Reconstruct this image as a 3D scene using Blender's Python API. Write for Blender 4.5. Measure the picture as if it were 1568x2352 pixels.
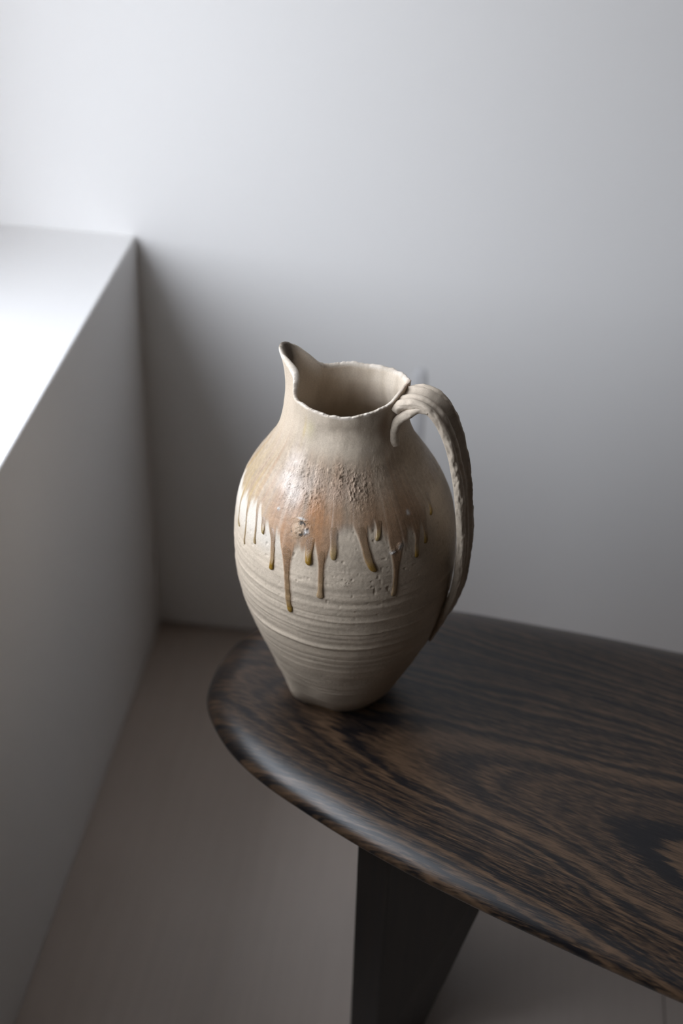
import bpy, bmesh, math
import numpy as np
from mathutils import Vector, Matrix

for o in list(bpy.data.objects):
    bpy.data.objects.remove(o, do_unlink=True)
SC = bpy.context.scene
COL = SC.collection
R = math.radians

# ------------------------------------------------------------ camera
PITCH, YAW, ROLL = 0.63183, 0.11027, 0.03709
cam_data = bpy.data.cameras.new('camera')
cam = bpy.data.objects.new('camera', cam_data)
COL.objects.link(cam)
cy, sy, cp, sp = math.cos(YAW), math.sin(YAW), math.cos(PITCH), math.sin(PITCH)
fwd = Vector((-sy * cp, cy * cp, -sp))
rgt = Vector((cy, sy, 0))
upv = rgt.cross(fwd)
cr_, sr_ = math.cos(ROLL), math.sin(ROLL)
r2 = rgt * cr_ + upv * sr_
u2 = upv * cr_ - rgt * sr_
m = Matrix((r2, u2, -fwd)).transposed().to_4x4()
m.translation = Vector((0.52046, -1.85278, 1.65))
cam.matrix_world = m
cam_data.sensor_fit = 'VERTICAL'
cam_data.sensor_height = 36.0
cam_data.lens = 50.0
cam_data.clip_start = 0.05
cam_data.dof.use_dof = True
cam_data.dof.focus_distance = 1.51
cam_data.dof.aperture_fstop = 1.8
SC.camera = cam

# ------------------------------------------------------------ sky, exposure
SILL = 0.744
WIN_X0, WIN_X1 = -0.456, -0.432          # window frame depth
WIN_Y0, WIN_Y1 = -1.5, 0.0
WIN_Z1 = 2.3
world = bpy.data.worlds.new('overcast_sky')
SC.world = world
world.use_nodes = True
wn = world.node_tree
wn.nodes.clear()
w_out = wn.nodes.new('ShaderNodeOutputWorld')
w_bg = wn.nodes.new('ShaderNodeBackground')
w_tc = wn.nodes.new('ShaderNodeTexCoord')
w_sep = wn.nodes.new('ShaderNodeSeparateXYZ')
w_ramp = wn.nodes.new('ShaderNodeValToRGB')
w_ramp.color_ramp.elements[0].position = 0.485
w_ramp.color_ramp.elements[0].color = (0.10, 0.098, 0.092, 1)
w_ramp.color_ramp.elements[1].position = 0.52
w_ramp.color_ramp.elements[1].color = (0.66, 0.69, 0.745, 1)
e = w_ramp.color_ramp.elements.new(1.0)
e.color = (0.885, 0.95, 1.055, 1)
w_map = wn.nodes.new('ShaderNodeMath')
w_map.operation = 'MULTIPLY_ADD'
w_map.inputs[1].default_value = 0.5
w_map.inputs[2].default_value = 0.5
wn.links.new(w_tc.outputs['Generated'], w_sep.inputs[0])
wn.links.new(w_sep.outputs['Z'], w_map.inputs[0])
wn.links.new(w_map.outputs[0], w_ramp.inputs[0])
wn.links.new(w_ramp.outputs[0], w_bg.inputs['Color'])
w_bg.inputs['Strength'].default_value = 9.5
wn.links.new(w_bg.outputs[0], w_out.inputs['Surface'])

def sky_portal(y0, y1, z0, z1):
    d = bpy.data.lights.new('window_portal', 'AREA')
    d.shape = 'RECTANGLE'
    d.size = y1 - y0 - 0.04
    d.size_y = z1 - z0 - 0.04
    d.cycles.is_portal = True
    o = bpy.data.objects.new('window_portal', d)
    o.matrix_world = Matrix(((0, 0, -1, -0.45), (1, 0, 0, (y0 + y1) / 2), (0, -1, 0, (z0 + z1) / 2), (0, 0, 0, 1)))
    COL.objects.link(o)


sky_portal(WIN_Y0, WIN_Y1, SILL, WIN_Z1)

SC.view_settings.view_transform = 'Standard'
SC.view_settings.look = 'None'
SC.view_settings.exposure = 0.0
SC.view_settings.gamma = 1.0
SC.view_settings.use_curve_mapping = False
SC.cycles.use_denoising = True
SC.cycles.max_bounces = 10
SC.cycles.diffuse_bounces = 6
SC.cycles.transparent_max_bounces = 12
SC.cycles.caustics_reflective = False
SC.cycles.caustics_refractive = False


# ------------------------------------------------------------ helpers
class NT:
    def __init__(s, name):
        s.m = bpy.data.materials.new(name)
        s.m.use_nodes = True
        s.t = s.m.node_tree
        s.t.nodes.clear()
        s.out = s.n('ShaderNodeOutputMaterial')
        s.b = s.n('ShaderNodeBsdfPrincipled')
        s.l(s.b.outputs[0], s.out.inputs['Surface'])

    def n(s, kind, **kw):
        d = s.t.nodes.new(kind)
        for k, v in kw.items():
            setattr(d, k, v)
        return d

    def l(s, a, b):
        s.t.links.new(a, b)

    def val(s, sock, v):
        if hasattr(v, 'is_output') or isinstance(v, bpy.types.NodeSocket):
            s.l(v, sock)
        else:
            sock.default_value = v

    def math(s, op, a, b=0.0, c=0.0, clamp=False):
        d = s.n('ShaderNodeMath', operation=op, use_clamp=clamp)
        s.val(d.inputs[0], a); s.val(d.inputs[1], b); s.val(d.inputs[2], c)
        return d.outputs[0]

    def mix(s, f, a, b, mode='MIX'):
        d = s.n('ShaderNodeMix', data_type='RGBA', blend_type=mode)
        s.val(d.inputs[0], f); s.val(d.inputs[6], a); s.val(d.inputs[7], b)
        return d.outputs[2]

    def noise(s, vec, scale, detail=3.0, rough=0.5, dist=0.0):
        d = s.n('ShaderNodeTexNoise')
        d.inputs['Scale'].default_value = scale
        d.inputs['Detail'].default_value = detail
        d.inputs['Roughness'].default_value = rough
        d.inputs['Distortion'].default_value = dist
        if vec is not None:
            s.l(vec, d.inputs['Vector'])
        return d.outputs[0]

    def ramp(s, f, stops):
        d = s.n('ShaderNodeValToRGB')
        el = d.color_ramp.elements
        while len(el) < len(stops):
            el.new(0.5)
        for q, (p, c) in zip(el, stops):
            q.position = p
            q.color = c if len(c) == 4 else (*c, 1)
        s.val(d.inputs[0], f)
        return d.outputs[0]

    def bump(s, h, strength, dist, normal=None):
        d = s.n('ShaderNodeBump')
        d.inputs['Strength'].default_value = strength
        d.inputs['Distance'].default_value = dist
        s.l(h, d.inputs['Height'])
        if normal is not None:
            s.l(normal, d.inputs['Normal'])
        return d.outputs[0]

    def coord(s, which='Object', scale=(1, 1, 1), rot=(0, 0, 0), loc=(0, 0, 0)):
        t = s.n('ShaderNodeTexCoord')
        mp = s.n('ShaderNodeMapping')
        mp.inputs['Scale'].default_value = scale
        mp.inputs['Rotation'].default_value = rot
        mp.inputs['Location'].default_value = loc
        s.l(t.outputs[which], mp.inputs['Vector'])
        return mp.outputs[0]


def mesh_obj(name, verts, faces, mat, parent=None, smooth=True):
    me = bpy.data.meshes.new(name)
    v = np.asarray(verts, np.float32)
    me.vertices.add(len(v))
    me.vertices.foreach_set('co', v.ravel())
    if isinstance(faces, np.ndarray):
        nf, k = faces.shape
        me.loops.add(nf * k)
        me.loops.foreach_set('vertex_index', faces.astype(np.int32).ravel())
        me.polygons.add(nf)
        me.polygons.foreach_set('loop_start', np.arange(0, nf * k, k, dtype=np.int32))
    else:
        tot = sum(len(f) for f in faces)
        me.loops.add(tot)
        me.loops.foreach_set('vertex_index', [i for f in faces for i in f])
        me.polygons.add(len(faces))
        st, k = [], 0
        for f in faces:
            st.append(k); k += len(f)
        me.polygons.foreach_set('loop_start', st)
    me.update(calc_edges=True)
    me.validate()
    me.polygons.foreach_set('use_smooth', [smooth] * len(me.polygons))
    me.materials.append(mat)
    o = bpy.data.objects.new(name, me)
    COL.objects.link(o)
    if parent is not None:
        o.parent = parent
    return o


def box(name, lo, hi, mat, parent=None, bevel=0.0):
    bm = bmesh.new()
    bmesh.ops.create_cube(bm, size=1.0)
    for vv in bm.verts:
        vv.co = Vector([(lo[i] + hi[i]) / 2 + vv.co[i] * (hi[i] - lo[i]) for i in range(3)])
    if bevel:
        bmesh.ops.bevel(bm, geom=list(bm.edges), offset=bevel, segments=3, affect='EDGES', profile=0.5)
    me = bpy.data.meshes.new(name)
    bm.to_mesh(me)
    bm.free()
    me.materials.append(mat)
    o = bpy.data.objects.new(name, me)
    COL.objects.link(o)
    if parent is not None:
        o.parent = parent
    return o


def structure(o):
    o['kind'] = 'structure'
    return o


def empty(name, loc, label, cat):
    o = bpy.data.objects.new(name, None)
    COL.objects.link(o)
    o.location = loc
    o['label'] = label
    o['category'] = cat
    return o


def attr(o, name, data, kind='FLOAT'):
    a = o.data.attributes.new(name, 'FLOAT_COLOR' if kind == 'COLOR' else 'FLOAT', 'POINT')
    if kind == 'COLOR':
        d = np.ones((len(data), 4), np.float32)
        d[:, :3] = data
        a.data.foreach_set('color', d.ravel())
    else:
        a.data.foreach_set('value', np.asarray(data, np.float32).ravel())


def sstep(a, b, x):
    t = np.clip((x - a) / (b - a), 0, 1)
    return t * t * (3 - 2 * t)


def hermite(x, y, q):
    x = np.asarray(x, float); y = np.asarray(y, float); q = np.asarray(q, float)
    mm = np.gradient(y, x)
    i = np.clip(np.searchsorted(x, q) - 1, 0, len(x) - 2)
    h = x[i + 1] - x[i]
    t = np.clip((q - x[i]) / h, 0, 1)
    return ((2 * t**3 - 3 * t**2 + 1) * y[i] + (t**3 - 2 * t**2 + t) * h * mm[i]
            + (-2 * t**3 + 3 * t**2) * y[i + 1] + (t**3 - t**2) * h * mm[i + 1])


def vnoise(p, seed=0):
    """value noise in numpy, range -1..1; p is (..., 3)"""
    p = np.asarray(p, float)
    i = np.floor(p).astype(np.int64)
    f = p - i
    f = f * f * f * (f * (f * 6 - 15) + 10)

    def h(ix, iy, iz):
        n = (ix * 374761393 + iy * 668265263 + iz * 2147483647 + seed * 974634777) & 0xffffffff
        n = ((n ^ (n >> 13)) * 1274126177) & 0xffffffff
        n = ((n ^ (n >> 16)) * 2246822519) & 0xffffffff
        return ((n ^ (n >> 15)) & 0xffffff) / float(0xffffff) * 2 - 1
    x, y, z = i[..., 0], i[..., 1], i[..., 2]
    fx, fy, fz = f[..., 0], f[..., 1], f[..., 2]
    r = 0
    for dx in (0, 1):
        for dy in (0, 1):
            for dz in (0, 1):
                r = r + h(x + dx, y + dy, z + dz) * (fx if dx else 1 - fx) * (fy if dy else 1 - fy) * (fz if dz else 1 - fz)
    return r


def fbm(p, octs=4, seed=0, gain=0.5):
    r, a, t = 0, 1.0, 0
    p = np.asarray(p, float)
    for k in range(octs):
        r = r + a * vnoise(p * 2.0**k + 17.3 * k, seed + k)
        t += a
        a *= gain
    return r / t


# ------------------------------------------------------------ materials of the room
def paint(name, col, rough=0.85, bump=0.04):
    t = NT(name)
    v = t.coord('Object')
    n = t.noise(v, 3.0, 4.0)
    t.l(t.mix(n, (*[c * 0.985 for c in col], 1), (*[min(1, c * 1.015) for c in col], 1)), t.b.inputs['Base Color'])
    t.b.inputs['Roughness'].default_value = rough
    t.l(t.bump(t.noise(v, 220.0, 3.0), bump, 0.002), t.b.inputs['Normal'])
    return t.m


M_WALL = paint('white_wall_paint', (0.80, 0.79, 0.78))
M_SILL = paint('white_sill_paint', (0.82, 0.82, 0.82), 0.6)
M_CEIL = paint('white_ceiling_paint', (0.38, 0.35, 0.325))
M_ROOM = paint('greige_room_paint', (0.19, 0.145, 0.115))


def floor_mat():
    t = NT('warm_grey_floor')
    v = t.coord('Object')
    n = t.noise(v, 2.2, 5.0, 0.6)
    n2 = t.noise(t.coord('Object', scale=(26, 1.2, 1)), 3.0, 4.0)
    f = t.math('MULTIPLY_ADD', n2, 0.35, t.math('MULTIPLY', n, 0.65))
    t.l(t.ramp(f, [(0.3, (0.47, 0.395, 0.34)), (0.7, (0.56, 0.48, 0.42))]), t.b.inputs['Base Color'])
    t.l(t.math('MULTIPLY_ADD', n2, 0.30, 0.22), t.b.inputs['Roughness'])
    t.b.inputs['Specular IOR Level'].default_value = 0.65
    t.l(t.bump(n2, 0.04, 0.002), t.b.inputs['Normal'])
    return t.m


M_FLOOR = floor_mat()


def plain(name, col, rough=0.6, bump=None):
    t = NT(name)
    t.b.inputs['Base Color'].default_value = (*col, 1)
    t.b.inputs['Roughness'].default_value = rough
    if bump:
        t.l(t.bump(t.noise(t.coord('Object'), bump, 4.0), 0.2, 0.001), t.b.inputs['Normal'])
    return t.m


M_JOINT = plain('dark_floor_joint', (0.19, 0.145, 0.115), 0.9, 80)


def frame_wood():
    t = NT('oak_window_wood')
    v = t.coord('Object', scale=(14, 14, 1.2))
    n = t.noise(v, 6.0, 5.0, 0.6, 0.6)
    t.l(t.ramp(n, [(0.3, (0.24, 0.13, 0.06)), (0.7, (0.38, 0.22, 0.11))]), t.b.inputs['Base Color'])
    t.b.inputs['Roughness'].default_value = 0.5
    return t.m


M_FRAME = frame_wood()


def glass_mat():
    t = NT('window_glass')
    t.t.nodes.remove(t.b)
    tr = t.n('ShaderNodeBsdfTransparent')
    gl = t.n('ShaderNodeBsdfGlossy')
    gl.inputs['Roughness'].default_value = 0.02
    lw = t.n('ShaderNodeLayerWeight')
    lw.inputs['Blend'].default_value = 0.5
    schlick = t.math('MULTIPLY_ADD', t.math('POWER', lw.outputs['Facing'], 5.0), 0.92, 0.03)
    mx = t.n('ShaderNodeMixShader')
    t.l(schlick, mx.inputs[0]); t.l(tr.outputs[0], mx.inputs[1]); t.l(gl.outputs[0], mx.inputs[2])
    t.l(mx.outputs[0], t.out.inputs['Surface'])
    return t.m


M_GLASS = glass_mat()

# ------------------------------------------------------------ room shell
X1, Y1, CEIL, TH = 3.6, -4.6, 2.8, 0.52


def rects(name, parts, mat):
    """several boxes that make one wall, in one structure mesh"""
    bm = bmesh.new()
    for lo, hi in parts:
        r = bmesh.ops.create_cube(bm, size=1.0)
        for vv in r['verts']:
            vv.co = Vector([(lo[i] + hi[i]) / 2 + vv.co[i] * (hi[i] - lo[i]) for i in range(3)])
    me = bpy.data.meshes.new(name)
    bm.to_mesh(me)
    bm.free()
    me.materials.append(mat)
    o = bpy.data.objects.new(name, me)
    COL.objects.link(o)
    return structure(o)


rects('wall_back', [((-TH, 0, 0.010), (X1 + 0.2, 0.2, CEIL)), ((-TH, 0.014, -0.02), (X1 + 0.2, 0.2, 0.010))], M_WALL)
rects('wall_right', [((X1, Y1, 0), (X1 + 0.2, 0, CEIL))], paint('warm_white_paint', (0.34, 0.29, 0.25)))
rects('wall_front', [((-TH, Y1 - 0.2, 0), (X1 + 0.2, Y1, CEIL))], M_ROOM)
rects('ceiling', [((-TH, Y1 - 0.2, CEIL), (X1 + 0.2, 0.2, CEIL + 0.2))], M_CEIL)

# left wall: solid below the window, above it and beyond it; slightly eased front edge of the parapet
bm = bmesh.new()
for lo, hi, bv in [((-TH, WIN_Y0, 0), (0, 0, SILL), 1), ((-TH, Y1, 0), (0, WIN_Y0, CEIL), 0), ((-TH, WIN_Y0, WIN_Z1), (0, 0, CEIL), 0)]:
    r = bmesh.ops.create_cube(bm, size=1.0)
    vs = r['verts']
    for vv in vs:
        vv.co = Vector([(lo[i] + hi[i]) / 2 + vv.co[i] * (hi[i] - lo[i]) for i in range(3)])
    if bv:
        ed = [e for e in bm.edges if e.verts[0] in vs and e.verts[1] in vs
              and all(abs(q.co.x) < 1e-6 and abs(q.co.z - SILL) < 1e-6 for q in e.verts)]
        bmesh.ops.bevel(bm, geom=ed, offset=0.004, segments=4, affect='EDGES', profile=0.5)
me = bpy.data.meshes.new('wall_left')
bm.to_mesh(me)
bm.free()
me.materials.append(M_WALL)
wall_left = bpy.data.objects.new('wall_left', me)
COL.objects.link(wall_left)
structure(wall_left)

# floor: sub-base with wide panels and thin recessed joints
floor = structure(box('floor', (-TH, Y1 - 0.2, -0.2), (X1 + 0.2, 0.2, -0.006), M_JOINT))
px0 = 0.0
for k in range(5):
    a = 0.0 if k == 0 else 0.8475 * k + 0.0008
    b = min(0.8475 * (k + 1) - 0.0008, X1)
    if b <= a:
        break
    box('floor_panel', (a, Y1, -0.02), (b, 0.014, 0.0), M_FLOOR, floor, 0.0008)

# window in the left wall
def glazing(name, y0, y1, z0, z1, FW, NEAR):
    w = structure(bpy.data.objects.new(name, None))
    COL.objects.link(w)
    w.location = (0, 0, 0)
    fb = lambda lo, hi: box('window_frame', lo, hi, M_FRAME, w, 0.003)
    fb((WIN_X0, y1 - NEAR, z0), (WIN_X1, y1, z1))  # unseen stile, widened to block window light beside the back wall
    fb((WIN_X0, y0, z0), (WIN_X1, y0 + FW, z1))
    fb((WIN_X0, y0 + FW, z0), (WIN_X1, y1 - NEAR, z0 + FW))
    fb((WIN_X0, y0 + FW, z1 - FW), (WIN_X1, y1 - NEAR, z1))
    ga, gb, gc, gd = y0 + FW - 0.004, y1 - NEAR + 0.004, z0 + FW - 0.004, z1 - FW + 0.004
    mesh_obj('pane', [(-0.444, ga, gc), (-0.444, gb, gc), (-0.444, gb, gd), (-0.444, ga, gd)], [(0, 1, 2, 3)], M_GLASS, w, False)


glazing('window_1', WIN_Y0, WIN_Y1, SILL, WIN_Z1, 0.02, 0.36)

# shallow grey strip for a faint vertical mark on the back wall
zs_ = np.linspace(0, 1, 14)
sv, sf = [], []
prof = [(math.cos(a) * 0.011, -0.0022 * math.sin(a)) for a in np.linspace(math.pi, 0, 13)]
lev = [0.0, 0.54, 0.555, 0.564, 0.569]
shr = [1, 1, 0.9, 0.6, 0.05]
for z, s in zip(lev, shr):
    for (a, b) in prof:
        sv.append((0.427 + a * (0.5 + 0.5 * s), b * s, z))
n_ = len(prof)
for i in range(len(lev) - 1):
    for j in range(n_ - 1):
        sf.append((i * n_ + j, i * n_ + j + 1, (i + 1) * n_ + j + 1, (i + 1) * n_ + j))
structure(mesh_obj('wall_strip_1', sv, sf, paint('grey_strip_paint', (0.66, 0.655, 0.66))))


# ------------------------------------------------------------ table
def wood_mat(dark_only=False):
    t = NT('dark_stained_oak' if not dark_only else 'dark_stained_oak_leg')
    if dark_only:
        v = t.coord('Object', scale=(30, 30, 1.5))
        n = t.noise(v, 4.0, 5.0, 0.6, 0.4)
        t.l(t.ramp(n, [(0.3, (0.008, 0.007, 0.007)), (0.75, (0.020, 0.0145, 0.011))]), t.b.inputs['Base Color'])
        t.b.inputs['Roughness'].default_value = 0.5
        t.l(t.bump(n, 0.15, 0.001), t.b.inputs['Normal'])
        return t.m
    # grain space: x along the grain, y across it, in metres
    v = t.coord('Object', rot=(0, 0, R(20)), loc=(0, 0, 0))
    sep = t.n('ShaderNodeSeparateXYZ')
    t.l(v, sep.inputs[0])
    gx, gy = sep.outputs[0], sep.outputs[1]
    st = t.n('ShaderNodeCombineXYZ')
    t.l(t.math('MULTIPLY', gx, 2.2), st.inputs[0]); t.l(t.math('MULTIPLY', gy, 9.0), st.inputs[1])
    warp = t.math('SUBTRACT', t.noise(st.outputs[0], 1.0, 3.0, 0.5), 0.5)
    st2 = t.n('ShaderNodeCombineXYZ')
    t.l(t.math('MULTIPLY', gx, 7.0), st2.inputs[0]); t.l(t.math('MULTIPLY', gy, 150.0), st2.inputs[1])
    warp2 = t.math('SUBTRACT', t.noise(st2.outputs[0], 1.0, 3.0, 0.6), 0.5)
    # cathedral: g = x - k*(y-yc)^2, arches open to the right
    yc = CATH_Y
    dy = t.math('SUBTRACT', gy, yc)
    dy = t.math('MULTIPLY_ADD', warp, 0.075, dy)
    q = t.math('MULTIPLY', t.math('MULTIPLY', dy, dy), 38.0)
    g = t.math('SUBTRACT', gx, q)
    g = t.math('MULTIPLY_ADD', warp, 0.10, g)
    g = t.math('MULTIPLY_ADD', warp2, 0.085, g)
    band = t.n('ShaderNodeTexNoise', noise_dimensions='1D')
    band.inputs['Scale'].default_value = 1.0
    band.inputs['Detail'].default_value = 2.5
    band.inputs['Roughness'].default_value = 0.55
    t.l(t.math('MULTIPLY', g, 11.0), band.inputs['W'])
    w = t.math('MULTIPLY_ADD', t.math('SUBTRACT', band.outputs[0], 0.5), 2.6, 0.52)
    # fine pores and fibres
    st3 = t.n('ShaderNodeCombineXYZ')
    t.l(t.math('MULTIPLY', gx, 22.0), st3.inputs[0]); t.l(t.math('MULTIPLY', gy, 900.0), st3.inputs[1])
    fib = t.noise(st3.outputs[0], 1.0, 2.0, 0.6)
    st4 = t.n('ShaderNodeCombineXYZ')
    t.l(t.math('MULTIPLY', gx, 40.0), st4.inputs[0]); t.l(t.math('MULTIPLY', gy, 420.0), st4.inputs[1])
    por = t.noise(st4.outputs[0], 1.0, 2.0, 0.7)
    st5 = t.n('ShaderNodeCombineXYZ')
    t.l(t.math('MULTIPLY', gx, 75.0), st5.inputs[0]); t.l(t.math('MULTIPLY', gy, 1500.0), st5.inputs[1])
    fine = t.noise(st5.outputs[0], 1.0, 2.0, 0.7)
    f = t.math('MULTIPLY_ADD', t.math('SUBTRACT', fib, 0.5), 0.95, w)
    f = t.math('MULTIPLY_ADD', t.math('SUBTRACT', fine, 0.5), 0.75, f)
    f = t.math('MULTIPLY_ADD', t.math('SUBTRACT', por, 0.5), 0.75, f, clamp=False)
    col = t.ramp(f, [(0.18, (0.0056, 0.0051, 0.0068)), (0.36, (0.0120, 0.0095, 0.0090)), (0.56, (0.047, 0.0285, 0.0175)), (0.90, (0.088, 0.0535, 0.0315))])
    col = t.mix(1.0, col, t.ramp(por, [(0.30, (0.55, 0.55, 0.56)), (0.55, (1.0, 1.0, 1.0)), (0.75, (1.35, 1.3, 1.25))]), 'MULTIPLY')
    t.l(col, t.b.inputs['Base Color'])
    t.l(t.math('MULTIPLY_ADD', f, -0.05, 0.375), t.b.inputs['Roughness'])
    t.b.inputs['Specular IOR Level'].default_value = 0.46
    h = t.math('MULTIPLY_ADD', por, 0.6, t.math('MULTIPLY', fib, 0.5))
    t.l(t.bump(h, 0.28, 0.0006), t.b.inputs['Normal'])
    return t.m


TBL = (0.80, -0.70, 0.0)
_a = R(20)
# centre line of the cathedral figure, in the grain space of the table object
_p = (0.66 - TBL[0], -0.735 - TBL[1])
CATH_Y = _p[0] * math.sin(_a) + _p[1] * math.cos(_a)
M_WOOD = wood_mat()
M_LEG = wood_mat(True)

table = empty('coffee_table', TBL, 'low dark stained oak table with rounded end and soft bullnose edge, carrying the jug', 'table')
OUT = [(0.222, -0.592), (0.2255, -0.615), (0.2370, -0.639), (0.2545, -0.6667), (0.2783, -0.6946), (0.3090, -0.7215), (0.3709, -0.7625),
       (0.4361, -0.8010), (0.5011, -0.8340), (0.5761, -0.8679), (0.6515, -0.8995), (0.7190, -0.9265), (0.7824, -0.9507), (0.90, -0.990),
       (1.03, -1.018), (1.16, -1.022), (1.28, -0.995), (1.38, -0.930), (1.44, -0.83), (1.45, -0.72), (1.40, -0.61), (1.30, -0.53),
       (1.15, -0.476), (0.98, -0.446), (0.811, -0.4250), (0.748, -0.4160), (0.690, -0.4080), (0.6277, -0.4010), (0.569, -0.3940), (0.500, -0.3890),
       (0.430, -0.3920), (0.360, -0.4070), (0.300, -0.4340), (0.2580, -0.4715), (0.2390, -0.5019), (0.2290, -0.5300), (0.2240, -0.556)]


def closed_spline(pts, n):
    P = np.array(pts)
    d = np.r_[0, np.cumsum(np.hypot(*(np.roll(P, -1, 0) - P).T))]
    Q = np.vstack([P[-4:], P, P[:5]])
    tt = np.r_[d[-5:-1] - d[-1], d[:-1], d[-1] + d[:5]]
    u = np.linspace(0, d[-1], n, endpoint=False)
    return np.stack([hermite(tt, Q[:, 0], u), hermite(tt, Q[:, 1], u)], 1)


NO = 300
out = closed_spline(OUT, NO)
for _ in range(3):
    out = 0.25 * np.roll(out, 1, 0) + 0.5 * out + 0.25 * np.roll(out, -1, 0)
tg = np.roll(out, -1, 0) - np.roll(out, 1, 0)
tg /= np.linalg.norm(tg, axis=1)[:, None]
nin = np.stack([-tg[:, 1], tg[:, 0]], 1)       # inward for counter-clockwise outline
if ((out.mean(0) - out) * nin).sum() < 0:
    nin = -nin
for _ in range(8):
    nin = 0.25 * np.roll(nin, 1, 0) + 0.5 * nin + 0.25 * np.roll(nin, -1, 0)
nin /= np.linalg.norm(nin, axis=1)[:, None]
PROF = []
for a in np.linspace(math.pi / 2, 0, 15):            # long soft round-over above, tighter one below
    PROF.append((0.064 * (1 - math.cos(a)), 0.422 + 0.028 * math.sin(a)))
for a in np.linspace(0, -math.pi / 2, 8)[1:]:
    PROF.append((0.026 * (1 - math.cos(a)), 0.422 + 0.0125 * math.sin(a)))
tv, tf = [], []
for (ins, z) in PROF:
    for k in range(NO):
        q = out[k] + nin[k] * ins
        tv.append((q[0] - TBL[0], q[1] - TBL[1], z))
for i in range(len(PROF) - 1):
    for k in range(NO):
        k2 = (k + 1) % NO
        tf.append((i * NO + k, (i + 1) * NO + k, (i + 1) * NO + k2, i * NO + k2))
tf.append(tuple(range(NO)))
tf.append(tuple(reversed(range((len(PROF) - 1) * NO, len(PROF) * NO))))
top = mesh_obj('tabletop', tv, tf, M_WOOD, table)


def slab(name, bot, topp, mat, parent):
    """leg of polygonal section: bot/topp lists of (x, y), world metres"""
    bm = bmesh.new()
    b = [bm.verts.new((x - TBL[0], y - TBL[1], 0.0)) for x, y in bot]
    u = [bm.verts.new((x - TBL[0], y - TBL[1], 0.4100)) for x, y in topp]
    n = len(b)
    bm.faces.new(b[::-1])
    bm.faces.new(u)
    for i in range(n):
        bm.faces.new((b[i], b[(i + 1) % n], u[(i + 1) % n], u[i]))
    bmesh.ops.recalc_face_normals(bm, faces=bm.faces)
    bmesh.ops.bevel(bm, geom=[e for e in bm.edges if abs(e.verts[0].co.z - e.verts[1].co.z) > 0.1], offset=0.0015, segments=2, affect='EDGES')
    me = bpy.data.meshes.new(name)
    bm.to_mesh(me)
    bm.free()
    me.materials.append(mat)
    o = bpy.data.objects.new(name, me)
    COL.objects.link(o)
    o.parent = parent
    return o


# wedge-shaped legs, narrowing towards the floor
slab('leg', [(0.4353, -0.755), (0.4723, -0.775), (0.5265, -0.742), (0.520, -0.50), (0.475, -0.49)],
     [(0.4322, -0.755), (0.4714, -0.775), (0.6115, -0.747), (0.600, -0.47), (0.475, -0.47)], M_LEG, table)
slab('leg', [(1.20, -0.62), (1.25, -0.60), (1.255, -0.86), (1.22, -0.88), (1.165, -0.85)],
     [(1.12, -0.60), (1.25, -0.59), (1.255, -0.88), (1.22, -0.90), (1.08, -0.87)], M_LEG, table)

# ------------------------------------------------------------ jug
JZ = 0.45
ZS = np.linspace(0.45, 0.86, 21)
RS = np.array([0.0500, 0.0660, 0.0770, 0.0862, 0.0952, 0.1033, 0.1106, 0.1168, 0.1216, 0.1248, 0.1263, 0.1264, 0.1249, 0.1216, 0.1155, 0.1055, 0.0917, 0.0779, 0.0682, 0.0635, 0.0628])
CX = np.array([0.3859, 0.3861, 0.3864, 0.3867, 0.3870, 0.3870, 0.3867, 0.3862, 0.3855, 0.3848, 0.3841, 0.3832, 0.3823, 0.3815, 0.3808, 0.3801, 0.3793, 0.3788, 0.3788, 0.3792, 0.3798])
RIM = [(-150, .0625, .8635), (-133, .062, .8622), (-118, .062, .8617), (-100, .062, .8607), (-83, .062, .8609), (-66, .062, .8638), (-52, .062, .8661),
       (-39, .0622, .8688), (-26, .0626, .8735), (-14, .0632, .8770), (2, .0642, .8735), (15, .0642, .8675), (29, .0632, .8645), (48, .0628, .8602), (65, .0628, .8572),
       (80, .0628, .8550), (97, .0628, .8549), (110, .0628, .8543), (120, .0629, .8545), (129, .0640, .8595), (135, .0690, .8671), (141, .0760, .8749),
       (146.5, .0825, .8805), (152, .0850, .8858), (160, .0840, .8875), (167, .0800, .8885), (173, .0755, .8870), (179, .0705, .8862), (185, .0650, .8832),
       (191, .0615, .8806), (197, .0597, .8770), (202.5, .0608, .8712)]
_ph = np.array([q[0] for q in RIM], float)
_ph3 = np.r_[_ph - 360, _ph, _ph + 360]
_rr3 = np.tile([q[1] for q in RIM], 3)
_rz3 = np.tile([q[2] for q in RIM], 3)
ZN = 0.795


def wrap(a):
    return (a + 180.0) % 360.0 - 180.0


def base_surf(phi, z):
    """plain body of revolution; phi in degrees"""
    r = hermite(ZS, RS, np.minimum(z, 0.86))
    cx = hermite(ZS, CX, np.minimum(z, 0.86))
    cy_ = np.interp(z, [0.45, 0.86], [-0.575, -0.558])
    a = np.radians(phi)
    return r, cx, cy_, np.cos(a), np.sin(a)


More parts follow.
